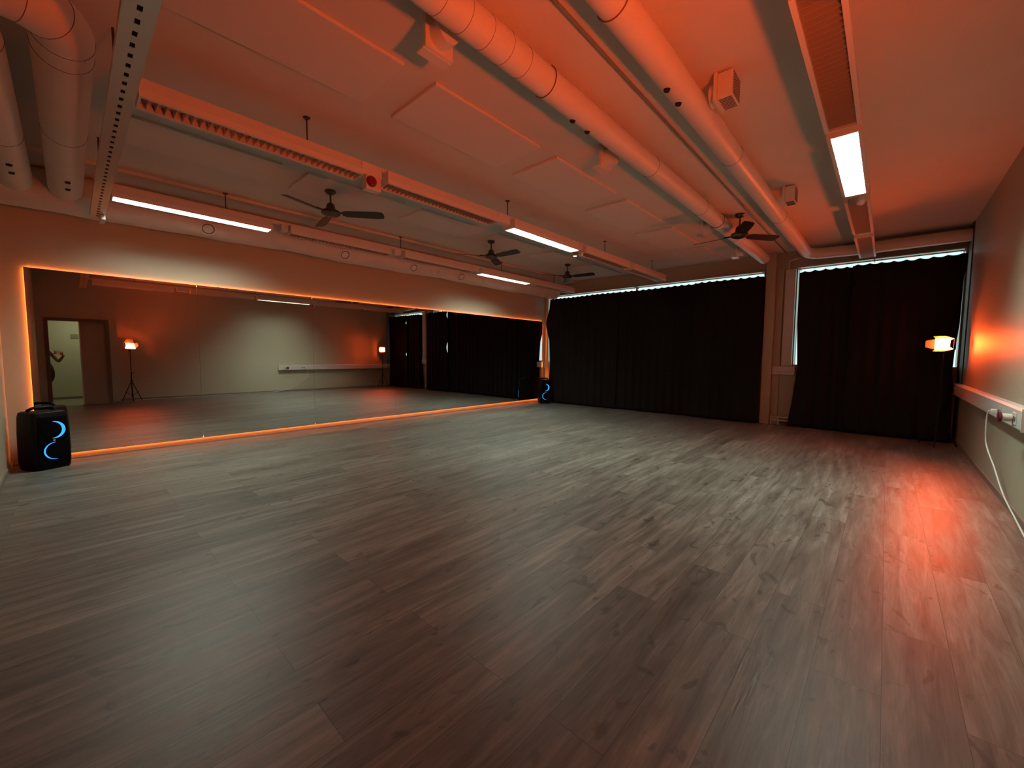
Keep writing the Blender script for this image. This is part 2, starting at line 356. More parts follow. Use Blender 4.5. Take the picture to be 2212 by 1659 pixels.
proto = {}
def luminaire(lit, loc, label, group):
    if lit not in proto: proto[lit] = make_luminaire(lit, 1.5, label, loc, group); return proto[lit]
    return dup(proto[lit], loc, label, group=group)
ROWZ = 2.9
def rail(label, y, x0, x1, gaps, hangs):
    t = thing('light_rail', label, 'light rail', (x0, y, ROWZ+0.116))
    MB().box(0, x1-x0, -0.03, 0.03, 0, 0.035).build('channel', M_WHITE, t)
    for g in gaps: MB().box(g[0]-x0, g[1]-x0, -0.055, 0.055, -0.085, -0.001).build('junction_box', M_WHITE, t, bevel=0.003)
    for x in hangs:
        rod = MB().cyl((x-x0, 0, 0.036), (x-x0, 0, ZC-ROWZ-0.116-0.012), 0.006, 8).build('hanger_rod', M_BRASS, t, smooth=True)
        MB().lathe([(0.02, ZC-ROWZ-0.116-0.012), (0.03, ZC-ROWZ-0.116-0.001)], (x-x0, 0, 0), seg=12).build('ceiling_hook', M_BRASS, rod, smooth=True)
    return t
yM, yL, yR = 3.655, 6.08, 0.315
rail('white light rail of the middle row, from perforated tray to long curtain', yM, 0.36, 8.75, [(1.885, 2.08), (3.66, 3.86), (5.44, 5.54), (7.08, 7.18)], [1.43, 3.87, 6.3, 8.2])
rail('white light rail close to the mirror wall', yL, 0.36, 8.9, [(2.0, 2.08), (3.7, 3.82), (5.4, 5.58), (7.14, 7.33)], [1.39, 3.84, 6.26, 8.1])
rail('white light rail nearest the right wall', yR, 0.4, 8.86, [(2.02, 2.26), (5.45, 5.6), (7.16, 7.3)], [1.2, 3.85, 6.2, 8.3])
gM, gL, gR = 'ceiling lights of the middle row', 'ceiling lights of the row by the mirror', 'ceiling lights of the row by the right wall'
for x, lit, lab in ((0.375, 0, 'unlit ceiling light with grid louver, starting at the perforated tray, middle row'), (2.12, 0, 'unlit brown-louvered ceiling light just past the red alarm beacon'),
                    (3.90, 1, 'lit ceiling light in the middle row'), (5.56, 0, 'unlit ceiling light just past the lit one of the middle row'), (7.20, 0, 'unlit ceiling light ending the middle row above the long curtain')):
    luminaire(lit, (x, yM, ROWZ), lab, gM)
for x, lit, lab in ((0.375, 1, 'long lit ceiling light with toothed louver near the left end of the mirror'), (2.10, 0, 'unlit ceiling light after the lit one by the mirror left end'),
                    (3.86, 0, 'unlit ceiling light before the lit one near the right end of the mirror'), (5.62, 1, 'lit ceiling light above the right end of the mirror'), (7.35, 0, 'unlit ceiling light at the curtain end of the mirror row')):
    luminaire(lit, (x, yL, ROWZ), lab, gL)
for x, lit, lab in ((0.45, 0, 'unlit ceiling light behind the camera in the right row, seen only in the mirror'), (2.30, 0, 'unlit orange-looking ceiling light before the brightest lit one at upper right'),
                    (3.90, 1, 'brightest lit ceiling light, at upper right above the right wall'), (5.62, 0, 'unlit ceiling light just past the brightest one at upper right'), (7.33, 0, 'unlit ceiling light ending above the right curtain')):
    luminaire(lit, (x, yR, ROWZ), lab, gR)

# small spotlights hanging from the rails
def spot(loc, label):
    t = thing('spotlight', label, 'spotlight', loc, 0, 'small twin spotlights')
    MB().cyl((0,0,-0.001), (0,0,-0.03), 0.012, 10).build('bracket', M_WHITE, t)
    MB().lathe([(0.045,-0.005),(0.042,0.0),(0.03,0.018),(0.012,0.022)], (0,0,0), 'x').build('spot_head', M_CHROME, t, smooth=True, loc=(-0.035,0.02,-0.06), rot=(0,0.3,0.2))
    MB().lathe([(0.04,0.0),(0.045,0.02),(0.02,0.05),(0.01,0.052)], (0,0,0), 'x').build('spot_head', M_WHITE, t, smooth=True, loc=(0.012,-0.03,-0.055), rot=(0,-0.2,-0.3))
    return t
s0 = spot((5.49, yM, 2.93), 'small white twin spotlight at the end of the lit light, middle row')
dup(s0, (5.52, yR, 2.93), 'small white twin spotlight at the end of the brightest light, right row')

# alarm beacon under the first joint of the middle row
t = thing('alarm_beacon', 'white alarm box with round red lens hanging between two middle-row lights', 'alarm', (1.985, 3.60, 2.80))
MB().box(-0.075, 0.075, -0.02, 0.06, 0, 0.129).build('alarm_box', M_WHITE, t, bevel=0.008)
MB().lathe([(0.05, -0.022), (0.048, -0.035), (0.035, -0.05), (0.01, -0.054)], (-0.025, 0, 0.072), 'y').build('red_lens', M_RED, t, smooth=True)
g = MB()
for k in range(5): g.box(0.034, 0.066, -0.024, -0.0205, 0.03+k*0.022, 0.04+k*0.022)
g.build('sounder_grille', M_OFFRED, t)

# perforated cable tray across the room
t = thing('cable_tray', 'galvanised perforated cable tray running across the room to the mirror wall', 'cable tray', (0.271, 1.0, 2.73))
TL = 6.36-1.0; p = MB(); hw = 0.053; z = 0.0
p.box(-hw, -0.010, 0, TL, z, z+0.003).box(0.009, hw, 0, TL, z, z+0.003)
k = 0; y = 0
while y < TL-0.1: p.box(-0.010, 0.009, y, y+0.060, z, z+0.003); y += 0.101
p.build('perforated_base', M_GALV, t)
MB().box(-hw-0.003, -hw, 0, TL, 0, 0.04).build('side_flange', M_GALV, t); MB().box(hw, hw+0.003, 0, TL, 0, 0.04).build('side_flange', M_GALV, t)
MB().box(-0.045, 0.045, 0.02, TL-0.02, 0.012, 0.03).build('cable_bundle', M_DARKH, t)
for y in (1.2, 2.55, 4.4):
    MB().cyl((0, y, 0.031), (0, y, ZC-2.73-0.001), 0.007, 8).build('hanger_rod', M_BRASS, t)
MB().box(0.015, 0.055, TL-0.22, TL-0.02, -0.05, -0.001).build('fixing_clip', M_ALU, t, bevel=0.004)

# ------------------------------------------------------------------ ducts
def arc_pts(c, r, a0, a1, n, z): return [(c[0]+r*math.cos(a0+(a1-a0)*i/n), c[1]+r*math.sin(a0+(a1-a0)*i/n), z) for i in range(n+1)]
def seams(pts, r, parent):
    for p, n in pts: MB().ring(p, n, r+0.0005, 0.0018, 28, 6).build('seam', M_SEAM, parent, smooth=True)
def nozzle(parent, p, n, r=0.024):
    n = Vector(n).normalized(); p = Vector(p)
    MB().cyl(p-n*0.01, p+n*0.012, r, 14, r2=r*0.8).build('nozzle', M_NOZZ, parent, smooth=True)
def hanger(parent, x, y, z, r):
    m_ = MB(); m_.ring((x, y, z), (1,0,0), r+0.004, 0.004, 28, 6); m_.build('strap', M_SEAM, parent, smooth=True)
    MB().cyl((x, y, z+r+0.006), (x, y, z+r+0.036), 0.005, 8).build('hanger_rod', M_BRASS, parent) if z+r+0.04 < ZC else None

D1, D2 = (1.785, 3.115, 0.092), (1.143, 3.124, 0.090)
t = thing('ventilation_duct', 'round white spiral duct with two dark nozzles, the left of the two long ones', 'duct', (0,0,0), 0, 'long ceiling ducts')
y, z, r = D1
MB().tube([(-0.3, y, z), (8.88, y, z), (8.91, y, z), (8.93, y, z)], r, 32, radii=[r, r, r*0.93, r*0.75]).build('pipe', M_DUCT, t, smooth=True)
seams([((1.2+0.16*k, y, z), (1,0.12,0)) for k in range(6)], r, t)
seams([((x, y, z), (1,0,0)) for x in (3.9, 5.35, 6.9)], r+0.001, t)
for x in (2.25, 6.0): hanger(t, x, y, z, r)
for x in (2.62, 2.82): nozzle(t, (x, y-r*math.sin(math.radians(-18)), z-r*math.cos(math.radians(18))), (0, 0.31, -0.95))
t = thing('ventilation_duct', 'round white duct nearer the right wall, bending along the right curtain', 'duct', (0,0,0), 0, 'long ceiling ducts')
y, z, r = D2
path = [(-0.3, y, z), (8.72, y, z)] + [(8.72+0.25*math.sin(a), y-0.25+0.25*math.cos(a), z-0.03*math.sin(a)) for a in [math.radians(q) for q in (15,30,45,60,75,90)]] + [(8.98, 0.5, 3.05+0.03), (8.98, RW+0.002, 3.08)]
MB().tube(path, r, 32).build('pipe', M_DUCT, t, smooth=True)
seams([((1.75, y, z), (1,0,0)), ((4.2, y, z), (1,0,0)), ((6.4, y, z), (1,0,0))], r+0.001, t)
hanger(t, 2.0, y, z, r)
for x in (2.75, 2.95): nozzle(t, (x, y+r*math.sin(math.radians(10)), z-r*math.cos(math.radians(10))), (0, 0.17, -0.98))
# ducts at the left, running to the lagged duct
def side_duct(label, x, y0, wallx, z, r, R, seam_y, nozz_y, rough):
    t = thing('branch_duct', label, 'duct', (0,0,0), 0, 'short ducts along the left wall')
    pts = [(wallx+0.002, y0, z)] + [(x-R+R*math.sin(a), y0+R-R*math.cos(a), z) for a in [math.radians(q) for q in range(0, 91, 9)]] + [(x, 6.365, z)]
    MB().tube(pts, r, 32).build('pipe', M_DUCT, t, smooth=True)
    seams([((x-R+R*math.sin(a), y0+R-R*math.cos(a), z), (math.cos(a), math.sin(a), 0)) for a in (math.radians(20), math.radians(50), math.radians(90))], r, t)
    seams([((x, yy, z), (0,1,0)) for yy in seam_y], r, t)
    for yy in nozz_y: nozzle(t, (x+0.01, yy, z-r), (0,0,-1), 0.022)
    return t
side_duct('wide branch duct with an elbow at the top left corner of the view', 0.055, 3.12, BK, 2.985, 0.125, 0.22, (3.5, 4.72), (5.68, 5.92), 0)
side_duct('branch duct hugging the left wall, left of the elbowed one', -0.28, 3.50, BK, 2.985, 0.118, 0.165, (5.1,), (5.55, 5.78), 0)
# lagged duct along the mirror wall: sagging, uneven wrap
bm = bmesh.new(); seg = 40; nx = 150; y0, z0, r0 = 6.63, 3.0, 0.205; rings = []
random.seed(3); ph = [random.uniform(0, 6.28) for _ in range(8)]
for i in range(nx+1):
    x = BK+0.003+(8.88-BK)*i/nx; ring = []
    for k in range(seg):
        a = 2*math.pi*k/seg
        w_ = 0.010*math.sin(x*2.1+ph[0]+a)+0.007*math.sin(x*4.7+ph[1]-2*a)+0.004*math.sin(x*11+ph[2]+3*a)
        rr = r0+w_+(0.03*max(0, 1-(x-BK)/0.9) if x < BK+0.9 else 0)*(1 if math.sin(a) < 0 else 0)
        ring.append(bm.verts.new((x, y0+rr*math.cos(a), min(3.2, z0+rr*math.sin(a)))))
    rings.append(ring)
for A, B in zip(rings, rings[1:]):
    for k in range(seg): bm.faces.new((A[k], A[(k+1)%seg], B[(k+1)%seg], B[k]))
bm.faces.new(rings[0][::-1]); bm.faces.new(rings[-1])
o_ = MB(); o_.bm.free(); o_.bm = bm
t = thing('lagged_duct', 'thick plaster-wrapped duct above the mirror with round air valves', 'duct', (0,0,0))
o_.build('wrapped_pipe', M_LAG, t, smooth=True)
nv = Vector((0, -0.80, -0.60)).normalized()
for x in (1.276, 3.061, 4.346, 5.483):
    c = Vector((x, y0, z0)) + nv*(r0+0.012)
    v = MB(); v.ring(c, nv, 0.078, 0.012, 28, 8); v.cyl(c-nv*0.03, c+nv*0.004, 0.07, 24)
    vo = v.build('air_valve', M_WHITE, t, smooth=True)
    v = MB(); v.ring(c+nv*0.004, nv, 0.062, 0.007, 28, 6); v.build('valve_gap', M_SEAM, vo, smooth=True)
for x in (4.75, 4.9, 6.1):
    c = Vector((x, y0, z0)) + nv*(r0+0.004)
    tag(MB().box(-0.018, 0.018, -0.012, 0.012, -0.04, 0.03).build('cable_clip', M_WHITE, loc=c+Vector((0,-0.01,0)), bevel=0.004), {4.75:'first small white clip on the wrapped duct, right of the third valve', 4.9:'second small white clip on the plaster-wrapped duct', 6.1:'small white clip on the wrapped duct under the far lit light'}[x], 'clip', 'clips on the wrapped duct')

# air terminals on the ceiling beside the ducts
def terminal(loc, label, sgn, grille):
    t = thing('air_terminal', label, 'air vent', loc, 0, 'ceiling air terminals')
    MB().box(-0.10, 0.10, -0.012, 0.012, -0.195, -0.001).build('plate', M_WHITE, t, bevel=0.003)
    MB().box(-0.10, 0.10, 0.0122, 0.08, -0.20, -0.187).build('lower_lip', M_WHITE, t) if not grille else None
    m_ = MB(); m_.cyl((0, -0.0121, -0.105), (0, -0.05 if grille else -0.10, -0.105), 0.075, 24); m_.build('collar', M_WHITE, t, smooth=True)
    if grille:
        MB().box(-0.09, 0.09, 0.0122, 0.11, -0.18, -0.012).build('louver_box', M_WHITE, t, bevel=0.003)
        g = MB()
        for k in range(9): g.box(-0.08, 0.08, 0.111, 0.113, -0.170+k*0.017, -0.163+k*0.017)
        for k in range(9): g.box(-0.08+k*0.018, -0.073+k*0.018, 0.02, 0.10, -0.183, -0.1805)
        g.build('slats', M_SEAM, t)
    return t
a0 = terminal((1.56, 2.04, ZC), 'square air terminal with a round collar at the near end of the left duct', 1, False)
dup(a0, (3.52, 2.055, ZC), 'small air terminal beside the left duct past its two nozzles')
dup(a0, (6.35, 2.055, ZC), 'air terminal beside the left duct near the ceiling fan')
dup(a0, (8.15, 2.055, ZC), 'air terminal beside the far end of the left duct')
b0 = terminal((3.22, 0.975, ZC), 'louvered air terminal beside the right duct near the brightest light', -1, True); b0.rotation_euler = (0,0,math.pi)
dup(b0, (5.75, 0.975, ZC), 'louvered air terminal beside the right duct farther along', rz=math.pi)

# ------------------------------------------------------------------ ceiling fans
def fan(loc, a0, label):
    t = thing('ceiling_fan', label, 'ceiling fan', loc, a0, 'ceiling fans')
    MB().lathe([(0.015, -0.001), (0.06, -0.002), (0.062, -0.02), (0.045, -0.04), (0.014, -0.05)]).build('canopy', M_BRASS, t, smooth=True)
    MB().cyl((0,0,-0.05), (0,0,-0.155), 0.011, 12).build('downrod', M_BRASS, t, smooth=True)
    MB().lathe([(0.03, -0.15), (0.045, -0.165), (0.055, -0.215), (0.075, -0.23), (0.105, -0.24), (0.108, -0.268), (0.09, -0.285), (0.05, -0.30), (0.01, -0.302)]).build('motor', M_BRASS, t, smooth=True)
    for k in range(3):
        a = k*2*math.pi/3; ca, sa = math.cos(a), math.sin(a)
        def P(u, v, zz): return (u*ca-v*sa, u*sa+v*ca, zz)
        b = bmesh.new()
        prof = [(0.13, 0.035), (0.18, 0.055), (0.35, 0.062), (0.52, 0.066), (0.60, 0.058), (0.615, 0.03)]
        top = []; 
        for u, hw_ in prof:
            row = []
            for v in (-hw_, 0, hw_):
                row.append((b.verts.new(P(u, v, -0.262-v*0.26)), b.verts.new(P(u, v, -0.268-v*0.26))))
            top.append(row)
        for r1, r2 in zip(top, top[1:]):
            for j in range(2):
                b.faces.new((r1[j][0], r1[j+1][0], r2[j+1][0], r2[j][0])); b.faces.new((r1[j][1], r2[j][1], r2[j+1][1], r1[j+1][1]))
            for j in (0, 2): b.faces.new((r1[j][0], r1[j][1], r2[j][1], r2[j][0]))
        for row in (top[0], top[-1]):
            for j in range(2): b.faces.new((row[j][0], row[j+1][0], row[j+1][1], row[j][1]))
        m_ = MB(); m_.bm.free(); m_.bm = b
        bo = m_.build('blade', M_BLADE, t, smooth=False)
        br = MB(); br.tube([P(0.09, 0, -0.262), P(0.115, 0, -0.258), P(0.15, 0.0, -0.256), P(0.2, 0, -0.257)], 0.009, 8); br.build('blade_arm', M_BRASS, bo, smooth=True)
    return t
f0 = fan((2.19, 4.964, ZC-0.025), math.radians(-41), 'bronze ceiling fan above the lit light by the mirror, left of the others')
dup(f0, (4.94, 5.043, ZC-0.025), 'bronze ceiling fan left of the lit middle-row light', rz=math.radians(-88))
dup(f0, (7.24, 5.081, ZC-0.025), 'bronze ceiling fan farthest away, under the end of the middle row', rz=math.radians(-82))
dup(f0, (6.35, 1.59, ZC), 'dark ceiling fan hanging between the two long ducts', rz=math.radians(-36)).scale = (1, 1, 1.10)

# ------------------------------------------------------------------ curtains
def interp(tab):
    def f(z):
        if z <= tab[0][0]: return tab[0][1]
        for (a, va), (b, vb) in zip(tab, tab[1:]):
            if z <= b: return va+(vb-va)*(z-a)/(b-a)
        return tab[-1][1]
    return f
def const(v): return lambda z: v
def curtain(label, edge_a, edge_b, x0, ph, group, ret_a=None, ret_b=None, ret_dy=0.0, zb=0.012):
    """cloth between two edges given as y(z); ret_* turns the edge back towards the window by that depth"""
    y_hi, y_lo = edge_a(2.0), edge_b(2.0)
    ny = max(30, int(abs(y_lo-y_hi)/0.018)); nz = 50; bm = bmesh.new(); R = []; rs = 0.145
    for j in range(nz+1):
        row = []; tz = j/nz
        for i in range(ny+1):
            ty = i/ny; yn = y_hi+(y_lo-y_hi)*ty
            zt = 2.828 - 0.024*(abs(math.sin(math.pi*yn/rs))**0.8) - 0.010*math.sin(yn*2.3+ph)**2
            z = zb+(zt-zb)*(1-tz)
            y = yn + (edge_a(z)-y_hi)*(1-ty)**6 + (edge_b(z)-y_lo)*ty**6
            e_ = min(1.0, min(ty, 1-ty)*ny*0.05)
            amp = (0.010+0.016*tz)*e_
            x = x0 + amp*math.sin(y*2*math.pi/0.19+ph+0.6*math.sin(y*1.7)+0.5*tz) + 0.008*e_*math.sin(y*5.1+ph*2) - 0.02*tz**3
            row.append((x, y, z))
        if ret_a: r_ = ret_a(row[0][2]); row = [(row[0][0]+r_*k/4, row[0][1]+ret_dy*k/4, row[0][2]) for k in (4,3,2,1)] + row
        if ret_b: r_ = ret_b(row[-1][2]); row = row + [(row[-1][0]+r_*k/4, row[-1][1], row[-1][2]) for k in (1,2,3,4)]
        R.append([bm.verts.new(p) for p in row])
    for A, B in zip(R, R[1:]):
        for i in range(len(A)-1): bm.faces.new((A[i], A[i+1], B[i+1], B[i]))
    m_ = MB(); m_.bm.free(); m_.bm = bm
    t = thing('curtain', label, 'curtain', (0,0,0), 0, group)
    c = m_.build('cloth', M_CURT, t, smooth=True)
    sd = c.modifiers.new('thickness', 'SOLIDIFY'); sd.thickness = 0.003
    return t
CX = 9.0; CF = 8.935
gL_, gR_ = 'black curtains of the long window', 'black curtains of the right window'
open_ = lambda base, *zs: (lambda z: base + sum(d*math.sin(math.pi*(z-a)/(b-a)) for a, b, d in zs if a < z < b))
curtain('black curtain drop nearest the mirror corner and small speaker', interp([(0,6.87),(1.1,6.80),(1.7,6.84),(2.0,6.93),(2.1,6.955),(2.2,6.955),(2.3,6.93),(2.5,6.86),(2.8,6.81)]), const(4.80), CF, 0.3, gL_, ret_a=const(0.235), ret_dy=0.125)
curtain('black curtain drop in the middle of the long window', const(4.90), const(2.95), CX, 1.7, gL_)
curtain('black curtain drop beside the column, covering the right of the long window', open_(3.04, (2.55,2.8,-0.07), (1.35,1.75,-0.075)), const(1.795), CF, 2.9, gL_, ret_b=interp([(1.1,0.10),(1.2,0.12),(2.0,0.235)]))
curtain('black curtain drop right of the column, with a light gap on its left', interp([(0,1.31),(0.5,1.25),(1.1,1.20),(1.9,1.235),(2.8,1.24)]), const(0.375), CX, 0.9, gR_, ret_a=const(0.17))
curtain('black curtain drop in the right corner behind the orange lamp', open_(0.50, (2.45,2.6,-0.07), (1.22,1.38,-0.07)), interp([(0,-0.76),(0.9,-0.745),(1.1,-0.728),(1.38,-0.736),(1.8,-0.765),(2.47,-0.769),(2.6,-0.79)]), CF, 2.2, gR_)
for lab, y0, y1 in (('thin curtain rod over the long window', 1.785, 7.02), ('thin curtain rod over the right window', -0.80, 1.27)):
    t = thing('curtain_rod', lab, 'curtain rod', (CX-0.03, y0, 2.862))
    MB().cyl((0,0,0), (0,y1-y0,0), 0.009, 12).build('rod', M_WHITE, t, smooth=True)
    g = MB(); k = math.ceil(y0/0.145)
    while k*0.145 < y1-0.01: g.ring((0, k*0.145-y0, -0.004), (0,1,0), 0.015, 0.002, 16, 5); k += 1
    go = g.build('rings', M_CHROME, t, smooth=True)
    for yy in (0.03, (y1-y0)/2, y1-y0-0.03): MB().box(0.012, 0.225, yy-0.008, yy+0.008, 0.010, 0.03).build('bracket', M_WHITE, t)

# white trunking on the window wall between the curtains, and radiator pipes
tag(MB().box(L-0.105, L-0.001, 1.308, 1.465, 1.12, 2.90).build('vertical_trunking', M_ALU, bevel=0.004), 'upright white cable trunking right of the column', 'cable trunking')
t = thing('sill_trunking', 'short white horizontal cable trunking at sill height beside the column', 'cable trunking', (L-0.1, 1.25, 0.955))
MB().box(0, 0.098, 0, 0.36, 0, 0.155).build('body', M_ALU, t, bevel=0.004)
MB().box(-0.003, 0, 0.01, 0.35, 0.05, 0.054).build('cover_seam', M_SEAM, t)
tag(MB().box(L-0.1, L-0.001, 1.80, 7.13, 0.955, 1.105).build('sill_trunking', M_ALU, bevel=0.004), 'white sill trunking running behind the long curtain to the mirror corner', 'cable trunking')
tag(MB().tube([(L-0.05, 1.42, 2.901), (L-0.05, 1.42, 3.0), (L-0.05, 1.42, 3.06), (L-0.08, 1.36, 3.075), (L-0.14, 1.24, 3.08)], 0.02, 12).build('bent_conduit', M_ALU, smooth=True), 'bent white pipe from the upright trunking to the duct', 'pipe')
t = thing('heating_pipes', 'white heating pipes near the floor at the column foot', 'pipe', (L-0.06, 1.31, 0))
MB().cyl((0, 0, 0.075), (0, 0.31, 0.075), 0.014, 12).build('pipe', M_ALU, t, smooth=True); MB().cyl((0, 0, 0.14), (0, 0.31, 0.14), 0.014, 12).build('pipe', M_ALU, t, smooth=True)
for y in (0.16, 0.28):
    MB().cyl((-0.04, y, 0.001), (-0.04, y, 0.17), 0.013, 12).lathe([(0.028, 0.001), (0.024, 0.014)], (-0.04, y, 0), seg=14).build('riser', M_ALU, t, smooth=True)

# ------------------------------------------------------------------ right wall trunking, plugs, cable
TX0, TX1, TZ0, TZ1 = 4.76, L-0.002, 0.735, 0.905
t = thing('wall_trunking', 'long white cable trunking along the right wall with sockets', 'cable trunking', (TX0, RW, TZ0))
MB().prism([(0.001, 0), (0.062, 0), (0.070, 0.012), (0.070, 0.152), (0.056, 0.17), (0.001, 0.17)], 'x', 0.012, TX1-TX0).build('body', M_ALU, t)
MB().box(0, 0.0118, 0.001, 0.072, -0.002, 0.172).build('end_cap', M_WHITE, t)
for x in (0.16, 0.72, 4.05):
    s = MB().box(x, x+0.13, 0.0702, 0.074, 0.03, 0.125).build('socket', M_ALU, t, bevel=0.002)
    for q in (0.035, 0.095): MB().lathe([(0.020, 0.0), (0.020, 0.004)], (x+q, 0.0745, 0.078), 'y', 14).build('socket_hole', M_SEAM, s)
t = thing('industrial_plug', 'white round plug with dark red collar in the right wall trunking', 'plug', (5.02, RW+0.0745, 0.815))
MB().cyl((0,0.006,0), (0.0,0.058,0.0), 0.030, 20).build('plug_body', M_WHITE, t, smooth=True)
MB().lathe([(0.034, 0.0585), (0.042, 0.062), (0.042, 0.076), (0.032, 0.079)], (0,0,0), 'y').build('collar', M_PLUGR, t, smooth=True)
t = thing('power_cable', 'white cable plugged into the right wall trunking, trailing to the floor', 'cable', (5.62, RW+0.079, 0.81))
MB().box(-0.02, 0.02, 0, 0.035, -0.018, 0.018).build('plug', M_CABLE, t, bevel=0.006)
def cr(pts, n=10):
    P = [Vector(p) for p in pts]; P = [P[0]*2-P[1]]+P+[P[-1]*2-P[-2]]; out = []
    for i in range(1, len(P)-2):
        for k in range(n):
            u = k/n; a, b, c, d_ = P[i-1], P[i], P[i+1], P[i+2]
            out.append(0.5*((2*b)+(c-a)*u+(2*a-5*b+4*c-d_)*u*u+(3*b-a-3*c+d_)*u**3))
    return out+[P[-2]]
wp = [(5.62, -0.717, 0.81), (5.62, -0.70, 0.80), (5.66, -0.70, 0.70), (5.66, -0.71, 0.50), (5.46, -0.74, 0.335), (5.18, -0.765, 0.16), (4.86, -0.79, 0.05), (4.55, -0.79, 0.010), (4.2, -0.785, 0.007), (3.4, -0.80, 0.007), (2.4, -0.79, 0.007), (1.45, -0.76, 0.007), (1.15, -0.66, 0.007)]
MB().tube([(p[0]-5.62, p[1]-(RW+0.079), p[2]-0.81) for p in cr(wp)], 0.0055, 8).build('cord', M_CABLE, t, smooth=True)

# ------------------------------------------------------------------ orange lamps on stands
def lamp(loc, head_z, yawdeg, tilt, label, leg0, oz, oy, oy2):
    t = thing('video_light', label, 'light on stand', loc, 0, 'orange light panels on stands')
    MB().cyl((0,0,0.10), (0,0,0.75), 0.013, 12).cyl((0,0,0.74), (0,0,head_z-0.13), 0.009, 12).build('pole', M_STAND, t, smooth=True)
    MB().lathe([(0.022, 0.52), (0.026, 0.54), (0.022, 0.56)]).build('collar', M_STAND, t, smooth=True)
    MB().cyl((0.014, 0, 0.76), (0.05, 0, 0.76), 0.01, 10).build('knob', M_STAND, t, smooth=True)
    for k in range(3):
        a = leg0+k*2*math.pi/3; c, s = math.cos(a), math.sin(a)
        MB().tube([(0.02*c, 0.02*s, 0.50), (0.225*c, 0.225*s, 0.011)], 0.009, 8).tube([(0.012*c, 0.012*s, 0.16), (0.15*c, 0.15*s, 0.245)], 0.006, 8).build('leg', M_STAND, t, smooth=True)
    h = bpy.data.objects.new('lamp_head', None); COL.objects.link(h); h.parent = t; h.location = (0, 0, head_z); h.empty_display_size = 0.05
    h.rotation_euler = (0, -math.radians(tilt), math.radians(yawdeg))
    hw_, hh = 0.105, 0.075                      # local +x is the beam direction
    MB().box(-0.045, -0.003, -hw_-0.008, hw_+0.008, -hh-0.008, hh+0.008).build('case', M_STAND, h, bevel=0.004)
    MB().box(-0.0028, 0.001, -hw_, hw_, -hh, hh).build('light_face', M_PANEL, h)
    MB().box(-0.09, -0.046, -0.02, 0.02, -0.13, 0.0).build('bracket', M_STAND, h)
    dp = 0.105                                   # barn door depth; oy, oz are the opening slopes
    def door(pts):
        b = bmesh.new(); v = [b.verts.new(p) for p in pts]; b.faces.new(v); m_ = MB(); m_.bm.free(); m_.bm = b
        o = m_.build('barn_door', M_BARN, h); sd = o.modifiers.new('t', 'SOLIDIFY'); sd.thickness = 0.002
    for s in (-1, 1):
        dq = dp*0.7 if s > 0 and oy2 < 0.1 else dp
        door([(0.002, s*(hw_+0.004), -hh), (0.002, s*(hw_+0.004), hh), (dq, s*(hw_+dp*(oy if s < 0 else oy2)), hh*0.62), (dq, s*(hw_+dp*(oy if s < 0 else oy2)), -hh*0.62)])
        door([(0.002, -hw_, s*(hh+0.004)), (0.002, hw_, s*(hh+0.004)), (dp, hw_*0.66, s*(hh+dp*oz)), (dp, -hw_*0.66, s*(hh+dp*oz))])
    return t
lamp((8.50, -0.592, 0), 1.485, 146, 1, 'glowing orange light panel on a stand by the right curtain', 0.9, 0.32, 0.5, 0.06)
lamp((1.10, -0.57, 0), 1.476, 70, 27, 'glowing orange light panel on a tripod near the doorway, seen in the mirror', 1.57, 0.75, 0.35, 0.12)

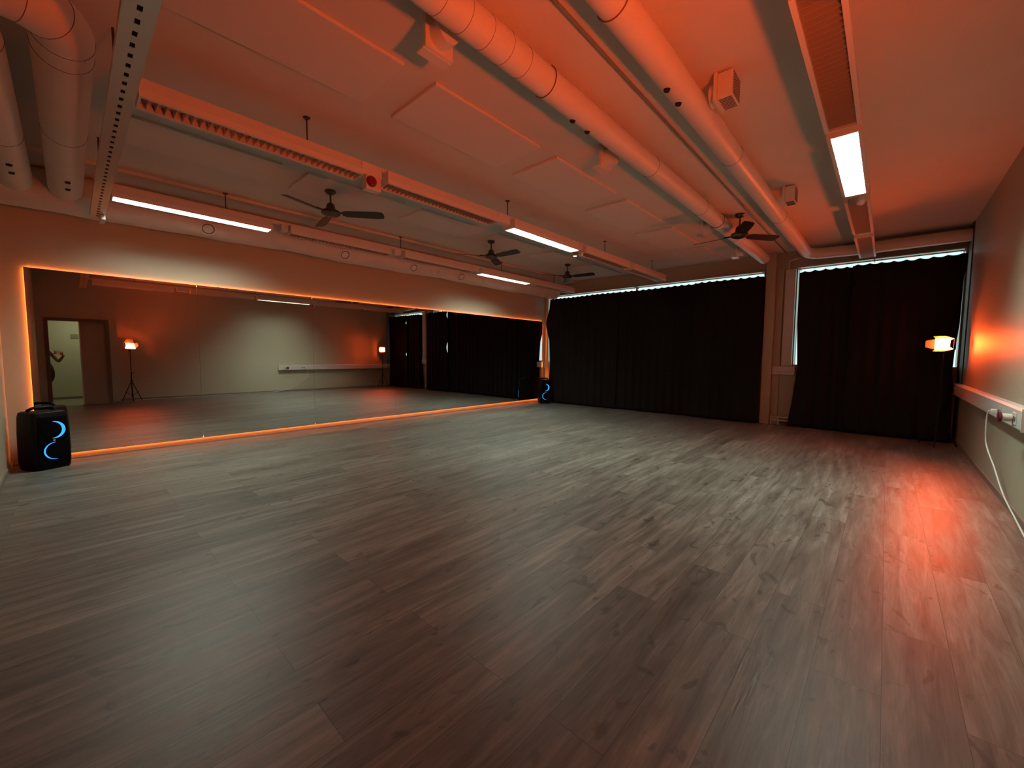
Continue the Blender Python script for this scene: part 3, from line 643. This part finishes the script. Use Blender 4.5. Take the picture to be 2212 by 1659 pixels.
# ------------------------------------------------------------------ party speakers
def speaker(loc, rz, label):
    t = thing('loudspeaker', label, 'loudspeaker', loc, rz, 'black loudspeakers with blue light rings')
    hw_, dp, ht = 0.155, 0.165, 0.63             # front faces local -y
    bm = bmesh.new(); rows = []
    for z, s_, sd_ in ((0.0, 0.90, 0.90), (0.02, 0.96, 0.96), (0.10, 1.0, 1.0), (0.40, 0.985, 0.97), (0.58, 0.95, 0.92), (0.625, 0.90, 0.86), (0.635, 0.82, 0.78)):
        row = []
        for k in range(32):
            a = 2*math.pi*k/32; c, s = math.cos(a), math.sin(a); q = 0.24
            x = hw_*s_*(abs(c)**q)*(1 if c >= 0 else -1); y = dp*sd_*(abs(s)**q)*(1 if s >= 0 else -1)
            row.append(bm.verts.new((x, y, z)))
        rows.append(row)
    for A, B in zip(rows, rows[1:]):
        for k in range(32): bm.faces.new((A[k], A[(k+1)%32], B[(k+1)%32], B[k]))
    bm.faces.new(rows[0][::-1]); bm.faces.new(rows[-1]); m_ = MB(); m_.bm.free(); m_.bm = bm
    m_.build('cabinet', M_BLACK, t, smooth=True)
    MB().tube([(-0.10, 0.05, 0.61), (-0.10, 0.02, 0.655), (-0.07, 0.0, 0.675), (0.07, 0.0, 0.675), (0.10, 0.02, 0.655), (0.10, 0.05, 0.61)], 0.016, 12).build('handle', M_BLACK, t, smooth=True)
    yf = -dp-0.003
    MB().prism([(-0.125, 0.05), (0.125, 0.05), (0.13, 0.30), (0.115, 0.58), (-0.115, 0.58), (-0.13, 0.30)], 'y', yf, yf+0.012).build('front_grille', M_GRILLE, t, bevel=0.003)
    for z, a0, a1 in ((0.435, -100, 95), (0.205, 85, 280)):
        wf = MB().lathe([(0.098, yf-0.006), (0.094, yf-0.001)], (0, 0, z), 'y', 32).lathe([(0.082, yf-0.0065), (0.02, yf-0.009)], (0, 0, z), 'y', 32).build('woofer', M_GRILLE, t, smooth=True)
        # lit arc of the ring
        b = MB()
        A0, A1 = math.radians(a0), math.radians(a1); n = 36; bm2 = b.bm; prev = None
        for i in range(n+1):
            u = i/n; a = A0+(A1-A0)*u; th = (0.002+0.015*math.sin(math.pi*u))*(1.7 if z > 0.3 else 0.8); ro = 0.094
            q = [bm2.verts.new((rr_*math.cos(a), yy, z+rr_*math.sin(a))) for rr_, yy in ((ro, yf-0.0125), (ro-th, yf-0.0125), (ro-th, yf-0.0095), (ro, yf-0.0095))]
            if prev:
                for k in range(4): bm2.faces.new((prev[k], prev[(k+1)%4], q[(k+1)%4], q[k]))
            else: bm2.faces.new(q)
            prev = q
        bm2.faces.new(prev[::-1])
        b.build('light_arc', M_BLUE, wf)
    MB().lathe([(0.012, yf-0.002), (0.008, yf-0.006)], (0, 0, 0.32), 'y', 16).build('badge', M_OFFRED, t)
    return t
s0 = speaker((-0.235, 6.86, 0.0), math.radians(28), 'large-looking black loudspeaker with blue arcs in the left corner')
s1 = dup(s0, (8.69, 6.80, 0.0), 'black loudspeaker with blue arcs by the mirror and curtain corner', rz=math.radians(-38))

# ------------------------------------------------------------------ person in the doorway
t = thing('person', 'person in dark clothes half hidden by the door frame, hands raised holding a phone', 'person', (-0.50, -0.60, 0))
def skin_body(name, pts, edges, m_, parent, sub=2):
    me = bpy.data.meshes.new(name); me.from_pydata([p[0] for p in pts], edges, []); me.materials.append(m_)
    o = bpy.data.objects.new(name, me); COL.objects.link(o); o.parent = parent
    md = o.modifiers.new('skin', 'SKIN'); md.use_smooth_shade = True
    for i, p in enumerate(pts):
        r = p[1]; me.skin_vertices[0].data[i].radius = r if isinstance(r, tuple) else (r, r)
    me.skin_vertices[0].data[0].use_root = True
    ss = o.modifiers.new('sub', 'SUBSURF'); ss.levels = sub; ss.render_levels = sub
    return o
# facing +y; local origin at the feet
B = [((0.02,0,0.92),(0.12,0.11)), ((0.02,0,1.08),(0.11,0.09)), ((0.0,0,1.26),(0.14,0.10)), ((0.0,0,1.38),(0.10,0.08)), ((-0.02,0.01,1.46),(0.05,0.05)), ((-0.03,0.02,1.52),(0.055,0.06)), ((-0.03,0.03,1.60),(0.07,0.085)), ((-0.03,0.02,1.67),(0.045,0.055)),
     ((-0.06,0,0.80),(0.08,0.09)), ((-0.06,0.03,0.47),(0.055,0.055)), ((-0.07,-0.02,0.09),(0.035,0.035)), ((-0.07,0.10,0.035),(0.032,0.026)),
     ((0.10,0,0.78),(0.08,0.09)), ((0.07,0.03,0.47),(0.05,0.05)), ((0.06,-0.02,0.09),(0.035,0.035)), ((0.06,0.10,0.035),(0.032,0.026)),
     ((-0.16,0,1.34),(0.05,0.05)), ((-0.02,0.16,1.17),(0.036,0.036)), ((0.21,0.25,1.255),(0.025,0.022)), ((0.245,0.265,1.265),(0.027,0.016)),
     ((0.16,0,1.34),(0.05,0.05)), ((0.32,0.17,1.06),(0.036,0.036)), ((0.40,0.25,1.20),(0.025,0.022)), ((0.405,0.265,1.235),(0.027,0.016))]
E_ = [(0,1),(1,2),(2,3),(3,4),(4,5),(5,6),(6,7),(0,8),(8,9),(9,10),(10,11),(0,12),(12,13),(13,14),(14,15),(3,16),(16,17),(17,18),(18,19),(3,20),(20,21),(21,22),(22,23)]
body = skin_body('body', B, E_, M_SKIN, t)
# fingers: short separate chains from each palm, closed round the phone
def fingers(px, py, pz, sx):
    for k in range(4):
        z = pz+0.012+k*0.017; l_ = (0.055, 0.062, 0.060, 0.048)[k]
        skin_body('finger', [((px, py, z-0.01), 0.0085), ((px+sx*l_*0.35, py+0.018, z), 0.008), ((px+sx*l_*0.8, py+0.016, z+0.003), 0.0072), ((px+sx*l_, py+0.004, z+0.004), 0.006)], [(0,1),(1,2),(2,3)], M_SKIN, body, 1)
    skin_body('thumb', [((px, py, pz-0.005), 0.0105), ((px+sx*0.025, py-0.022, pz+0.015), 0.009), ((px+sx*0.05, py-0.026, pz+0.035), 0.0075)], [(0,1),(1,2)], M_SKIN, body, 1)
fingers(0.25, 0.27, 1.255, 1); fingers(0.402, 0.27, 1.22, -1)
dr = skin_body('dress', [((0.02,0,0.50),(0.13,0.14)), ((0.12,0,0.72),(0.19,0.16)), ((0.11,0,0.92),(0.175,0.145)), ((0.02,0,1.10),(0.125,0.115)), ((0.0,0,1.27),(0.15,0.115)), ((0.0,0,1.38),(0.10,0.085))], [(0,1),(1,2),(2,3),(3,4),(4,5)], M_CLOTH, t)
hr = skin_body('hair', [((-0.03,-0.015,1.45),(0.075,0.05)), ((-0.03,-0.02,1.58),(0.088,0.082)), ((-0.03,-0.005,1.68),(0.07,0.07))], [(0,1),(1,2)], M_HAIR, t)
for sx in (-1, 1):
    MB().lathe([(0.002,-0.008),(0.011,0.0),(0.002,0.008)], (-0.03+sx*0.028, 0.108, 1.60), 'y', 12).build('eye', M_DARKH, body, smooth=True)
MB().lathe([(0.012,0.0),(0.010,0.012),(0.004,0.024)], (-0.03, 0.108, 1.575), 'y', 12).build('nose', M_SKIN, body, smooth=True)
MB().box(-0.05, -0.01, 0.1, 0.112, 1.535, 1.545).build('mouth', M_PLUGR, body, bevel=0.003)
tag(MB().box(-0.075, 0.075, -0.0045, 0.0045, -0.036, 0.036).build('smartphone', M_CHROME, bevel=0.004, loc=(-0.175, -0.318, 1.285), rot=(0, 0.12, 0)), 'phone held up by the person in the doorway', 'phone')
